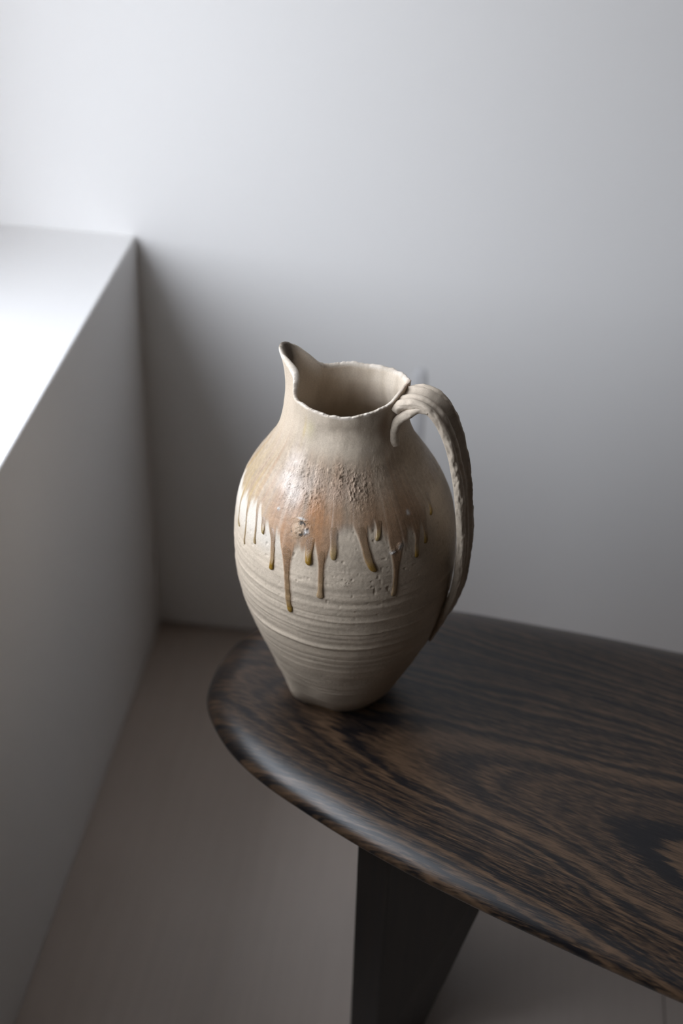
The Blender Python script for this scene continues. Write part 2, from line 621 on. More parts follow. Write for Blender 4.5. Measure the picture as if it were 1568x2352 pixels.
AMBER = np.array([0.23, 0.128, 0.011])
OLIVE = np.array([0.29, 0.21, 0.07])
TANS = np.array([0.305, 0.215, 0.120])
DRIPS = [  # path (phi, z), half width top / mid / bead in metres, thickness, bead colour weight
    ([(-161, .745), (-159.8, .7300), (-157, .7162), (-153.8, .7070)], .0022, .0012, .0022, .0016, 0.55, OLIVE),
    ([(-151, .752), (-149, .7376), (-145.8, .7179), (-145.2, .6965)], .0024, .0011, .0014, .0012, 0.35, OLIVE),
    ([(-143, .762), (-141, .7491), (-137.2, .7310), (-135.6, .7095)], .0026, .0012, .0022, .0013, 0.35, OLIVE),
    ([(-134, .750), (-132.5, .7400), (-131.5, .7330), (-130.6, .7265)], .0040, .0030, .0020, .0014, 0.55, OLIVE),
    ([(-127, .756), (-126.2, .7441), (-123.2, .7277), (-121.8, .7064), (-122, .6935)], .0055, .0026, .0028, .0026, 1.0, AMBER),
    ([(-116, .756), (-114.8, .7409), (-113.4, .7162), (-112, .6858), (-111.2, .6603), (-110.5, .6495)], .0085, .0030, .0031, .0024, 0.75, AMBER),
    ([(-101.5, .756), (-101.5, .7417), (-101.4, .7285), (-101, .7145)], .0075, .0040, .0040, .0034, 1.0, AMBER),
    ([(-94.5, .752), (-94.5, .7310), (-94.5, .7121), (-94.5, .6916), (-94.8, .6782)], .0060, .0026, .0040, .0022, 0.45, TANS),
    ([(-89, .770), (-89, .7532), (-88.5, .7368), (-88.5, .7245)], .0060, .0040, .0032, .0014, 0.40, OLIVE),
    ([(-74.5, .775), (-73.7, .7573), (-72, .7392), (-70.2, .7228), (-67.6, .7105)], .0075, .0042, .0038, .0024, 0.75, AMBER * 0.8),
    ([(-62, .768), (-63.3, .7540), (-65.2, .7425)], .0050, .0030, .0026, .0014, 0.55, OLIVE * 0.8),
    ([(-40, .752), (-41, .7376), (-42.7, .7277), (-44, .7135)], .0040, .0026, .0026, .0020, 0.9, AMBER * 0.7),
    ([(-33, .755), (-34.5, .7400), (-36.5, .7230)], .0040, .0028, .0028, .0018, 0.9, AMBER * 0.7),
    ([(-55, .735), (-56, .7170), (-57.5, .6924), (-58.5, .6770)], .0040, .0026, .0032, .0016, 0.45, TANS * 0.7),
    ([(-22, .775), (-23.8, .7581), (-26.7, .7450)], .0040, .0026, .0028, .0016, 0.8, AMBER),
]
LINE_P = [-180, -168, -156, -144, -133, -124, -117, -110, -106, -100, -94, -88, -81, -75, -69, -63, -58, -50, -44, -36, -26, -10, 10, 60, 120, 150, 180]
LINE_Z = [.745, .738, .745, .749, .745, .738, .745, .731, .731, .737, .737, .748, .757, .757, .752, .754, .745, .738, .742, .748, .757, .765, .770, .76, .755, .748, .745]


def glaze_mask(phi, z):
    zl = np.interp(wrap(phi), LINE_P, LINE_Z)
    a = np.radians(phi)
    n = fbm(np.stack([np.cos(a) * 14, np.sin(a) * 14, z * 18], -1), 3, 5)
    m_ = sstep(-0.007, 0.007, z - zl + n * 0.012)
    # tongues of the sheet that run down into each drip
    for (path, wt, wm, wb, th, aw, acol) in DRIPS:
        pz = np.array([q[1] for q in path]); pf = np.array([q[0] for q in path])
        u = np.clip((pz[0] - z) / (pz[0] - pz[-1]), -0.5, 1.2)
        pc = np.interp(z, pz[::-1], pf[::-1])
        w = wt * 2.0 + (wm * 1.05 - wt * 2.0) * sstep(-0.15, 0.55, u)
        d = np.abs(wrap(phi - pc)) * 0.00205
        m_ = np.maximum(m_, sstep(w + 0.0016, w - 0.0010, d) * sstep(0.97, 0.85, u) * sstep(-0.5, -0.2, u))
    return m_


CRUST = [  # phi, z, half widths in degrees / metres, strength
    (-121, .785, 12, .030, 0.75), (-106, .788, 15, .024, 1.0), (-88, .794, 15, .021, 0.9), (-72, .787, 14, .023, 1.0),
    (-132, .795, 8, .014, 0.5), (-108, .752, 7, .012, 0.9), (-57, .729, 2.4, .003, 1.3), (-52.5, .732, 2.6, .005, 1.3), (-60, .800, 12, .016, 0.45),
    (-125, .759, 1.2, .0016, 0.9), (-104, .748, 1.8, .0034, 0.9), (-82, .700, 3, .006, .5)]


def crust_mask(phi, z):
    m_ = np.zeros(np.broadcast(phi, z).shape)
    for (p, zz, wp, wz, s) in CRUST:
        d = np.hypot(wrap(phi - p) / wp, (z - zz) / wz)
        m_ = np.maximum(m_, s * sstep(1.25, 0.35, d))
    a = np.radians(phi)
    patch = fbm(np.stack([np.cos(a) * 9, np.sin(a) * 9, z * 80 + 0 * a], -1), 3, 57)
    return m_ * (0.55 + 0.75 * sstep(-0.25, 0.35, patch))


def disp(phi, z, fine=True):
    """radial relief of the thrown, glazed wall in metres"""
    a = np.radians(phi)
    c, s = np.cos(a), np.sin(a)
    rr0 = hermite(ZS, RS, np.clip(z, 0.45, 0.86))
    P = np.stack([c * rr0, s * rr0, z + 0 * c], -1)
    d = 0.0010 * fbm(P * 22, 2, 11)
    # throwing rings: irregular, slightly tilted, strongest low on the body
    zt = z + 0.0030 * np.sin(a + 0.6) + 0.0016 * fbm(P * 16, 2, 3)
    ring = fbm(np.stack([zt * 75, 0 * zt + c * 0.6, s * 0.6 + 0 * zt], -1), 3, 21, 0.65)
    amp = 0.0008 * sstep(0.735, 0.69, z) * sstep(0.45, 0.48, z) * (0.6 + 0.4 * fbm(P * 9, 2, 8)) + 0.00018
    ring2 = fbm(np.stack([zt * 260, c * 0.9 + 0 * zt, s * 0.9 + 0 * zt], -1), 2, 23)
    d = d + ring * amp + ring2 * amp * 0.45
    # two stronger ridges and a groove
    for zr, am, wd in [(0.6045, 0.0013, 0.0024), (0.6110, -0.0008, 0.0034), (0.6380, 0.0010, 0.0030), (0.6745, 0.0008, 0.0022), (0.6690, -0.0009, 0.0030),
                       (0.7010, 0.0007, 0.0020), (0.6960, -0.0008, 0.0025), (0.5700, 0.0008, 0.003), (0.5420, -0.0006, 0.003), (0.653, -.0006, .0015), (0.688, .0008, .0013), (0.6815, .0008, .0011), (0.663, .0009, .0012), (0.646, .0008, .0013), (0.6285, .0008, .0013), (0.6205, -.0006, .0014),
                       (0.592, .0007, .0013), (0.583, -.0006, .0015), (0.556, .0008, .0015), (0.5285, .0007, .0013), (0.516, -.0007, .0016), (0.5065, .0008, .0014), (0.7085, .0006, .0013)]:
        d = d + 0.62 * am * np.exp(-((zt - zr) / wd) ** 2) * (0.65 + 0.35 * np.cos(a + 1.9 + zr * 40)) * np.clip(0.9 + 1.5 * fbm(P * 9 + zr * 90, 2, 4), 0.1, 2.2)
    # rough trimmed foot with a flattened facet, front left
    foot = sstep(0.505, 0.455, z)
    d = d + foot * (0.0016 * fbm(P * 30, 3, 31) + 0.008 * np.exp(-(wrap(phi + 137) / 11) ** 2) - 0.0022 * np.exp(-(wrap(phi + 108) / 14) ** 2))
    d = d - 0.0016 * np.exp(-((wrap(phi + 112) / 9) ** 2 + ((z - 0.50) / 0.012) ** 2)) - 0.0010 * np.exp(-((wrap(phi + 75) / 12) ** 2 + ((z - 0.533) / 0.010) ** 2))
    scf = np.exp(-(((z - 0.523) / 0.018) ** 2)) * sstep(-125, -112, wrap(phi)) * sstep(-60, -80, wrap(phi))
    d = d - 0.0011 * scf * np.clip(fbm(np.stack([c * 3.2, s * 3.2, z * 190 + 0 * c], -1), 3, 45) - 0.05, 0, 1)
    # dents of the neck
    nk = sstep(0.79, 0.83, z)
    d = d + nk * 0.0016 * fbm(P * 30 + 5, 3, 41)
    d = d - nk * 0.0022 * np.exp(-((wrap(phi + 103) / 16) ** 2 + ((z - 0.838) / 0.012) ** 2))
    g = glaze_mask(phi, z)
    d = d + 0.00055 * g
    if fine:
        cm = crust_mask(phi, z)
        n1 = fbm(P * 400, 3, 51)
        n2 = vnoise(P * 620, 55)
        d = d + cm * (0.0008 * np.clip(n1 - 0.05, -0.10, 1) + 0.0015 * np.clip(n2 - 0.22, 0, 1) + 0.0004)
        # curled ridge of glaze and a pitted blister
        u, w = wrap(phi + 91.5), z - 0.8025
        d = d + 0.0022 * np.exp(-((w + 0.0004 * u) / 0.0017) ** 2) * sstep(6.5, 4.5, np.abs(u))
        d = d + 0.0010 * np.exp(-((wrap(phi + 108) / 4.0) ** 2 + ((z - 0.7585) / 0.0018) ** 2))
        bl = np.exp(-((wrap(phi + 109) / 5.5) ** 2 + ((z - 0.750) / 0.010) ** 2))
        d = d + 0.0009 * bl - 0.0022 * bl * np.clip(vnoise(P * 210 + 9, 61) - 0.35, 0, 1)
        # pin holes in the bare clay
        ph_ = np.clip(vnoise(P * 300 + 3, 71) - 0.62, 0, 1) * (1 - g) * sstep(0.62, 0.69, z)
        d = d - ph_ * 0.0022
        d = d + 0.00016 * fbm(P * 420, 2, 81) * (1 - 0.5 * g)
    return d


def jug_point(phi, z, off=0.0, fine=True, lip=False):
    """world point on the outer wall (z is the un-deformed height, 0.45..0.86)"""
    r, cx, cy_, c, s = base_surf(phi, z)
    t = np.clip((z - ZN) / (0.86 - ZN), 0, 1)
    pr = wrap(phi)
    rimr = hermite(_ph3, _rr3, pr)
    rimz = hermite(_ph3, _rz3, pr)
    r = r + (rimr - 0.0628) * (0.35 * t**2 + 0.65 * t**3)
    zz = z + (rimz - 0.86) * t**1.5
    dz = 2e-3
    sl = (hermite(ZS, RS, np.clip(z + dz, .45, .86)) - hermite(ZS, RS, np.clip(z - dz, .45, .86))) / (2 * dz)
    d = disp(phi, z, fine) + off
    k = 1 / np.sqrt(1 + sl**2)
    rr = r + d * k
    zz = zz - d * sl * k * sstep(0.45, 0.47, z)
    return np.stack([cx + rr * c, cy_ + rr * s, zz], -1)


JORG = np.array([0.386, -0.575, JZ])
NTH = 960
phi = np.linspace(-180, 180, NTH, endpoint=False)
rows, tags = [], []
# underside
foot_ring = jug_point(phi, np.full(NTH, 0.4501))
cen = np.array([0.386, -0.575, 0.4512])
for f_ in (0.02, 0.4, 0.75, 0.93):
    q = cen + (foot_ring - cen) * f_
    q[:, 2] = 0.4512 - 0.0011 * (f_ > 0.9)
    rows.append(q); tags.append((0.45, 0))
zrow = np.r_[np.linspace(0.4501, 0.70, 250), np.linspace(0.70, 0.815, 150)[1:], np.linspace(0.815, 0.8585, 60)[1:]]
for z in zrow:
    q = jug_point(phi, np.full(NTH, z))
    q[:, 2] = np.maximum(q[:, 2], 0.4501)
    rows.append(q); tags.append((z, 0))
# lip: rounded, lumpy, about 4 mm thick
TLIP = 0.0042
a_ = np.radians(phi)
LP = np.stack([np.cos(a_) * 0.062, np.sin(a_) * 0.062, 0 * a_], -1)
TL = TLIP * (1 + 1.1 * np.exp(-((wrap(phi - 186)) / 13.0) ** 2) + 0.35 * np.exp(-((wrap(phi - 155)) / 10.0) ** 2))
lump = 1 + 0.55 * fbm(LP * 300, 3, 91)
rimv = hermite(_ph3, _rr3, wrap(phi))
edge = jug_point(phi, np.full(NTH, 0.86))
_, cx_, cy0, c0, s0 = base_surf(phi, np.full(NTH, 0.86))
inw = np.stack([cx_ - edge[:, 0], cy0 - edge[:, 1], 0 * phi], -1)
inw /= np.linalg.norm(inw, axis=1)[:, None]
zlift = 0.0009 * fbm(LP * 150, 3, 92)
for k, ang in enumerate(np.linspace(0, math.pi, 9)):
    rad = TL / 2
    q = edge + inw * (rad * (1 - math.cos(ang)))[:, None]
    q = q - inw * (0.0010 * math.sin(ang)) * lump[:, None]
    q[:, 2] += rad * 0.9 * math.sin(ang) * lump + zlift * (0.4 + 0.6 * math.sin(ang))
    rows.append(q); tags.append((0.861, 1))
# inner wall
for z in np.r_[np.linspace(0.857, 0.80, 45), np.linspace(0.795, 0.465, 40)]:
    q = jug_point(phi, np.full(NTH, z), -(TLIP + (TL - TLIP) * sstep(0.825, 0.858, z)) - 0.0006, fine=False)
    rows.append(q); tags.append((z, 2))
q = rows[-1].mean(0)
for f_ in (0.6, 0.02):
    rows.append(q + (rows[-1] * 0 + (jug_point(phi, np.full(NTH, 0.465), -TLIP, False) - q)) * f_); tags.append((0.465, 2))
V = np.concatenate(rows) - JORG
nr = len(rows)
I = np.arange(nr * NTH).reshape(nr, NTH)
J = np.roll(I, -1, 1)
F = np.stack([I[:-1], J[:-1], J[1:], I[1:]], -1).reshape(-1, 4)
F = np.concatenate([F])

zz = np.repeat([t[0] for t in tags], NTH)
side = np.repeat([t[1] for t in tags], NTH)
pp = np.tile(phi, nr)
aa = np.radians(pp)
_r3 = hermite(ZS, RS, np.clip(zz, 0.45, 0.86))
P3 = np.stack([np.cos(aa) * _r3, np.sin(aa) * _r3, zz], -1)


def lerp(a, b, t):
    return a + (np.asarray(b) - a) * t[..., None]


def gauss(p, z, p0, z0, wp, wz):
    return np.exp(-((wrap(p - p0) / wp) ** 2 + ((z - z0) / wz) ** 2))


def glaze_colour(p, z, P):
    """fired colour of the glaze: cream, tan and rust streaks that ran down the shoulder"""
    a = np.radians(p)
    st = fbm(np.stack([np.cos(a) * 5.5, np.sin(a) * 5.5, z * 5], -1), 4, 101, 0.6)
    st2 = fbm(np.stack([np.cos(a) * 16, np.sin(a) * 16, z * 9], -1), 4, 105, 0.6)
    mot = fbm(P * 55, 4, 103)
    run = fbm(np.stack([np.cos(a) * 38, np.sin(a) * 38, z * 14], -1), 3, 109, 0.6)
    spk = fbm(P * 330, 3, 107)
    cream = np.array([0.285, 0.230, 0.170])
    tan = np.array([0.225, 0.135, 0.075])
    rust = np.array([0.265, 0.118, 0.040])
    brown = np.array([0.165, 0.100, 0.056])
    white = np.array([0.44, 0.375, 0.325])
    low = sstep(0.80, 0.755, z)
    c = np.broadcast_to(cream, p.shape + (3,)).copy()
    frontal = sstep(-150, -115, wrap(p)) * sstep(-22, -45, wrap(p))
    c = lerp(c, tan, np.clip((0.30 + 0.5 * st + 0.35 * st2 + 0.75 * low) * (0.15 + 0.85 * frontal), 0, 1))
    r_ = 0.95 * gauss(p, z, -103, .768, 7, .020) + 0.8 * gauss(p, z, -116, .742, 4, .022) + 0.45 * gauss(p, z, -128, .768, 4, .022) + 0.5 * gauss(p, z, -97, .755, 5, .025)
    r_ = r_ + 0.30 * gauss(p, z, -137, .770, 2, .020)
    c = lerp(c, rust, np.clip(r_ * (0.75 + 0.8 * st2 + 0.5 * mot), 0, 0.9))
    b_ = 0.75 * gauss(p, z, -55, .757, 15, .028) + 0.45 * gauss(p, z, -75, .772, 12, .022) + 0.35 * gauss(p, z, -40, .76, 10, .035)
    c = lerp(c, brown, np.clip(b_ * (0.85 + 0.7 * st2), 0, 0.9))
    yg = np.array([0.29, 0.205, 0.085])
    c = lerp(c, yg, np.clip(sstep(-122, -145, wrap(p)) * (0.25 + 1.1 * st2) * (0.35 + 0.65 * low), 0, 0.75))
    c = lerp(c, tan, np.clip(sstep(-112, -130, wrap(p)) * (0.05 + 1.0 * st + 0.8 * run), 0, 0.7))
    w_ = 1.0 * gauss(p, z, -128, .796, 9, .020) + 0.75 * gauss(p, z, -118, .776, 7, .014) + 0.6 * gauss(p, z, -108, .793, 9, .013) + 0.4 * gauss(p, z, -124, .815, 6, .012)
    c = lerp(c, white, np.clip(w_ * (0.9 + 0.9 * mot), 0, 0.95))
    pink = np.array([0.265, 0.185, 0.132])
    c = lerp(c, pink, np.clip(gauss(p, z, -85, .795, 22, .018) * (0.7 + 0.8 * mot), 0, 0.8))
    pale = np.array([0.36, 0.33, 0.30])
    c = lerp(c, pale, np.clip(gauss(p, z, -83, .747, 5, .010) * 0.6 + np.clip(run - 0.22, 0, 1) * 0.5 * low, 0, 0.6))
    c = c * (1 + 0.28 * run * frontal + 0.22 * spk + 0.12 * mot)[..., None]
    return c


clay = np.array([0.385, 0.322, 0.250])
mo = fbm(P3 * 40, 4, 111)
alb = np.broadcast_to(clay, V.shape).copy() * (1 + 0.10 * mo + 0.06 * fbm(P3 * 300, 2, 112))[:, None]
ringc = fbm(np.stack([(zz + 0.003 * np.sin(aa + 0.6)) * 75, np.cos(aa) * 0.6, np.sin(aa) * 0.6], -1), 3, 21, 0.65)
alb *= (1 + 0.10 * ringc)[:, None]
g = glaze_mask(pp, zz) * (side == 0)
g = g * (1 - sstep(0.805, 0.83, zz) * (1 - 0.55 * sstep(-115, -135, wrap(pp))))
alb = lerp(alb, glaze_colour(pp, zz, P3), np.clip(g * 0.97, 0, 1))
# thin pale halo of glaze just under the run line, left side
halo = sstep(0.70, 0.73, zz) * (1 - glaze_mask(pp, zz)) * sstep(-105, -130, wrap(pp)) * (side == 0)
alb = lerp(alb, (0.44, 0.405, 0.355), np.clip(0.8 * halo, 0, 1))
# neck: bare clay with ash bloom, olive seep below the lip
nk = sstep(0.815, 0.838, zz) * (side == 0)
alb = lerp(alb, (0.385, 0.325, 0.255), np.clip(nk * (0.5 + 0.5 * mo), 0, 1))
alb = lerp(alb, (0.36, 0.27, 0.11), np.clip(0.50 * gauss(pp, zz, -127, .832, 1.6, .015) * (side == 0) * (1 + 1.5 * mo), 0, 0.8))
alb = lerp(alb, (0.36, 0.31, 0.19), np.clip(0.6 * gauss(pp, zz, -121, .838, 5, .010) * (side == 0) * (0.8 + 1.8 * mo), 0, 0.7))
alb = lerp(alb, (0.37, 0.305, 0.235), np.clip(sstep(-135, -150, wrap(pp)) * sstep(0.78, 0.82, zz) * (side == 0) * 0.6, 0, 1))
neck_n = fbm(P3 * 34 + 3, 4, 117)
alb = lerp(alb, (0.265, 0.215, 0.162), np.clip(nk * sstep(-128, -100, wrap(pp)) * sstep(-20, -45, wrap(pp)) * (0.38 + 1.3 * neck_n), 0, 0.75))
alb = lerp(alb, (0.17, 0.105, 0.07), np.clip(gauss(pp, zz, -44, .842, 7, .016) * (side == 0) * (0.5 + 1.0 * neck_n), 0, 0.7))  # shade beside the handle root, painted into the neck colour
# crust pits, blister and loose flecks
bl = gauss(pp, zz, -109, .750, 5, .010) * (side == 0)
alb = lerp(alb, (0.33, 0.245, 0.165), np.clip(bl * 0.8, 0, 1))
alb = lerp(alb, (0.03, 0.025, 0.02), np.clip(bl * np.clip(fbm(P3 * 200 + 9, 2, 61) - 0.30, 0, 1) * 9, 0, 0.95))
for (p0, z0, wp, wz) in [(-125, .759, .9, .0013), (-104.2, .7483, 1.3, .0028), (-108, .7590, 2.2, .0009), (-57.7, .7285, 1.6, .0016), (-52.5, .7318, 1.5, .003), (-43, .760, 1.2, .002)]:
    alb = lerp(alb, (0.38, 0.355, 0.33), np.clip(1.3 * gauss(pp, zz, p0, z0, wp, wz) * (side == 0) * (1 + 0.9 * fbm(P3 * 300, 2, 121)), 0, 0.95))
# lip: worn pale, rusty at the handle side; sooty tip of the spout
lipm = (side == 1) * 1.0
alb = lerp(alb, (0.56, 0.50, 0.43), lipm * np.clip(0.7 + 0.8 * fbm(P3 * 150, 3, 131), 0, 1))
alb = lerp(alb, (0.28, 0.15, 0.09), np.clip(gauss(pp, 0 * zz, -8, 0, 14, 1) * sstep(0.853, 0.861, zz) * (side <= 1) * (0.4 + 1.2 * mo), 0, 0.75))
# inside: smooth clay wash with a few darker runs
ins = (side == 2) * 1.0
runs = fbm(np.stack([np.cos(aa) * 4, np.sin(aa) * 4, zz * 12], -1), 4, 141)
alb = lerp(alb, np.array([0.58, 0.50, 0.405]), ins)
alb = lerp(alb, (0.33, 0.255, 0.175), np.clip(ins * (0.15 + 0.8 * runs), 0, 0.4))
soot = gauss(pp, zz, 156, .862, 8, .024) * (side >= 1) + 0.8 * gauss(pp, zz, 153, .8605, 6, .004) * (side == 0)
alb = lerp(alb, (0.075, 0.055, 0.04), np.clip(soot * (1.1 + 0.8 * fbm(P3 * 120, 3, 151)), 0, 0.95))
alb = np.clip(alb, 0.01, 0.86)
gl = np.clip(g * 0.9 * sstep(0.80, 0.775, zz) + 0.9 * gauss(pp, zz, -127, .79, 9, .025) * (side == 0), 0, 1)


def clay_mat():
    t = NT('salt_glazed_clay')
    a1 = t.n('ShaderNodeAttribute', attribute_name='albedo')
    a2 = t.n('ShaderNodeAttribute', attribute_name='glaze')
    v = t.coord('Object')
    f = t.noise(v, 700.0, 3.0, 0.6)
    c = t.mix(1.0, a1.outputs['Color'], t.ramp(f, [(0.25, (0.86, 0.86, 0.86)), (0.75, (1.1, 1.1, 1.1))]), 'MULTIPLY')
    c = t.mix(1.0, c, (1.2, 1.2, 1.2, 1), 'MULTIPLY')
    t.l(c, t.b.inputs['Base Color'])
    n = t.noise(v, 160.0, 3.0, 0.6)
    gm = t.math('MULTIPLY', a2.outputs['Fac'], t.math('MULTIPLY_ADD', n, 0.9, 0.45), clamp=True)
    t.l(t.math('MULTIPLY_ADD', gm, -0.36, 0.82), t.b.inputs['Roughness'])
    a3 = t.n('ShaderNodeAttribute', attribute_name='crust')
    grit = t.math('MULTIPLY', t.math('MAXIMUM', t.math('SUBTRACT', t.noise(v, 620.0, 2.0, 0.55), 0.48), 0.0), a3.outputs['Fac'])
    vo = t.n('ShaderNodeTexVoronoi', feature='DISTANCE_TO_EDGE')
    vo.inputs['Scale'].default_value = 420.0
    t.l(v, vo.inputs['Vector'])
    crk = t.math('MULTIPLY', t.math('MULTIPLY', vo.outputs[0], 6.0, clamp=True), t.math('MULTIPLY', a2.outputs['Fac'], 0.10))
    h = t.math('ADD', t.math('MULTIPLY', grit, 3.2), t.math('ADD', crk, t.math('MULTIPLY', t.noise(v, 900.0, 2.0, 0.6), 0.22)))
    t.l(t.bump(h, 0.9, 0.0006), t.b.inputs['Normal'])
    t.b.inputs['Specular IOR Level'].default_value = 0.45
    return t.m


M_CLAY = clay_mat()
jug = empty('ceramic_jug', tuple(JORG), 'beige stoneware jug with runny tan glaze drips, pinched spout and strap handle on table', 'jug')
body = mesh_obj('body', V, F, M_CLAY, jug)
attr(body, 'albedo', alb, 'COLOR')
attr(body, 'glaze', gl)
attr(body, 'crust', np.clip(crust_mask(pp, zz), 0, 1) * (side == 0))
# close the two tiny poles
bm = bmesh.new()
bm.from_mesh(body.data)
bm.verts.ensure_lookup_table()
bm.faces.new([bm.verts[i] for i in range(NTH)][::-1])
bm.faces.new([bm.verts[i] for i in range((nr - 1) * NTH, nr * NTH)])
bmesh.ops.recalc_face_normals(bm, faces=bm.faces)
bm.to_mesh(body.data)
bm.free()


# --- glaze drips, each its own piece of glass lying on the wall
def drip_mat():
    t = NT('amber_glaze')
    a1 = t.n('ShaderNodeAttribute', attribute_name='albedo')
    v = t.coord('Object')
    vo = t.n('ShaderNodeTexVoronoi', feature='DISTANCE_TO_EDGE')
    vo.inputs['Scale'].default_value = 520.0
    t.l(v, vo.inputs['Vector'])
    cr = t.math('MULTIPLY', vo.outputs[0], 5.0, clamp=True)
    t.l(t.mix(cr, t.mix(0.35, a1.outputs['Color'], (0.12, 0.08, 0.04, 1)), a1.outputs['Color']), t.b.inputs['Base Color'])
    t.b.inputs['Roughness'].default_value = 0.30
    t.b.inputs['Coat Weight'].default_value = 0.25
    t.b.inputs['Coat Roughness'].default_value = 0.08
    t.l(t.bump(cr, 0.25, 0.0004), t.b.inputs['Normal'])
    return t.m


M_DRIP = drip_mat()
for (path, wt, wm, wb, th, aw, acol) in DRIPS:
    path = np.array(path)
    L = np.r_[0, np.cumsum(np.hypot(np.diff(path[:, 0]) * 0.0021, np.diff(path[:, 1])))]
    NS, NW = max(24, int(L[-1] / 0.0009)), 15
    s = np.linspace(0, L[-1], NS)
    cp_, cz = hermite(L, path[:, 0], s), hermite(L, path[:, 1], s)
    u = s / L[-1]
    rem = L[-1] - s
    seed = int(abs(path[0, 0]) * 10)
    w = wt + (wm - wt) * sstep(0.0, 0.62, u)
    w = w + (wb - wm) * sstep(2.6 * wb + 0.003, 1.0 * wb, rem)
    w = w * (1 + 0.12 * vnoise(np.stack([s * 180, 0 * s, 0 * s + seed], -1), 7))
    w = w * np.sqrt(np.clip(1 - (np.clip(1 - rem / (wb * 1.1), 0, 1)) ** 2, 0.0004, 1))
    hgt = th * (0.04 + 0.17 * sstep(0.25, 0.75, u) + 0.70 * sstep(4.0 * wb + 0.004, 1.0 * wb, rem))
    hgt = hgt * np.sqrt(np.clip(1 - (np.clip(1 - rem / (wb * 1.1), 0, 1)) ** 2, 0.0004, 1)) * sstep(0.0, 0.10, u)
    q = np.linspace(-1, 1, NW)
    rr = base_surf(cp_, cz)[0]
    pg = cp_[:, None] + np.degrees(w / rr)[:, None] * q[None] * 1.12
    zg = cz[:, None] + 0 * pg
    off = hgt[:, None] * np.sqrt(np.clip(1 - (np.abs(q) ** 2.2), 0, 1))[None] - 0.0005 * np.abs(q)[None] ** 6 - 0.0006 * (1 - sstep(0.05, .40, u))[:, None]
    VV = jug_point(pg, zg, off + 0.0001, fine=False).reshape(-1, 3) - JORG
    Ig = np.arange(NS * NW).reshape(NS, NW)
    FF = np.stack([Ig[:-1, :-1], Ig[1:, :-1], Ig[1:, 1:], Ig[:-1, 1:]], -1).reshape(-1, 4)
    o = mesh_obj('glaze_drip', VV, FF, M_DRIP, jug)
    bmx = bmesh.new(); bmx.from_mesh(o.data); bmesh.ops.recalc_face_normals(bmx, faces=bmx.faces)
    bmx.to_mesh(o.data); bmx.free()
    Pd = np.stack([np.cos(np.radians(pg)) * .12, np.sin(np.radians(pg)) * .12, zg], -1)
    cc = glaze_colour(pg, zg, Pd)
    cc = lerp(cc, TANS, (0.62 * sstep(0.42, 0.9, u))[:, None] + 0 * pg)
    cc = lerp(cc, acol, np.clip(aw * (sstep(3.6 * wb + 0.005, 1.1 * wb, rem) + 0.25 * sstep(.5, .95, u)), 0, 1)[:, None] + 0 * pg)
    attr(o, 'albedo', np.clip(cc.reshape(-1, 3), 0.005, 0.85), 'COLOR')


# --- strap handle
def path_spline(pts, n):
    P = np.array(pts, float)
    d = np.r_[0, np.cumsum(np.linalg.norm(np.diff(P, axis=0), axis=1))]
    u = np.linspace(0, d[-1], n)
    return np.stack([hermite(d, P[:, k], u) for k in range(3)], 1), u / d[-1]


def sweep(P, wdir, half_w, half_t, section, cap=True):
    """section(theta, s) -> (across, thickness) unit profile; returns verts, faces"""
    n = len(P)
    T = np.gradient(P, axis=0)
    T /= np.linalg.norm(T, axis=1)[:, None]
    Wd = wdir - (wdir * T).sum(1)[:, None] * T
    Wd /= np.linalg.norm(Wd, axis=1)[:, None]
    N = np.cross(T, Wd)
    th = np.linspace(0, 2 * math.pi, section['n'], endpoint=False)
    A, B = section['f'](th, np.linspace(0, 1, n))
    VV = P[:, None] + Wd[:, None] * (A * half_w[:, None])[..., None] + N[:, None] * (B * half_t[:, None])[..., None]
    k = section['n']
    Ig = np.arange(n * k).reshape(n, k)
    Jg = np.roll(Ig, -1, 1)
    FF = [tuple(f) for f in np.stack([Ig[:-1], Jg[:-1], Jg[1:], Ig[1:]], -1).reshape(-1, 4).tolist()]
    if cap:
        FF.append(tuple(range(k))[::-1])
        FF.append(tuple(range((n - 1) * k, n * k)))
    return VV.reshape(-1, 3), FF


def strap_section(seed):
    def f(th, s):
        c, sn = np.cos(th), np.sin(th)
        A = np.sign(c) * np.abs(c) ** 0.55
        B = np.sign(sn) * np.abs(sn) ** 0.75
        A = np.broadcast_to(A, (len(s), len(th))).copy()
        B = np.broadcast_to(B, (len(s), len(th))).copy()
        wob = 0.16 * vnoise(np.stack([s * 7, 0 * s, 0 * s], -1), seed)[:, None]
        # two finger-drawn grooves along the outside, one along the inside
        g_ = -0.62 * np.exp(-((A - 0.05 - wob) / 0.17) ** 2) - 0.40 * np.exp(-((A - 0.62 - wob) / 0.13) ** 2) + 0.25 * np.exp(-((A - 0.36 - wob) / 0.10) ** 2) - 0.35 * np.exp(-((A + 0.52 - wob) / 0.12) ** 2)
        outer = (B > 0)
        B = B + np.where(outer, g_, -0.25 * np.exp(-(A / 0.4) ** 2) * -1)
        nz = fbm(np.stack([np.broadcast_to(s[:, None] * 45, A.shape), A * 2.2, B * 2.2], -1), 4, seed + 3)
        return A * (1 + 0.06 * nz), B * (1 + 0.10 * nz) + 0.10 * nz
    return {'n': 72, 'f': f}


def round_section(seed):
    def f(th, s):
        A = np.broadcast_to(np.cos(th), (len(s), len(th)))
        B = np.broadcast_to(np.sin(th), (len(s), len(th)))
        nz = fbm(np.stack([np.broadcast_to(s[:, None] * 9, A.shape), A * 1.3, B * 1.3], -1), 3, seed)
        return A * (1 + 0.18 * nz), B * (1 + 0.18 * nz)
    return {'n': 28, 'f': f}


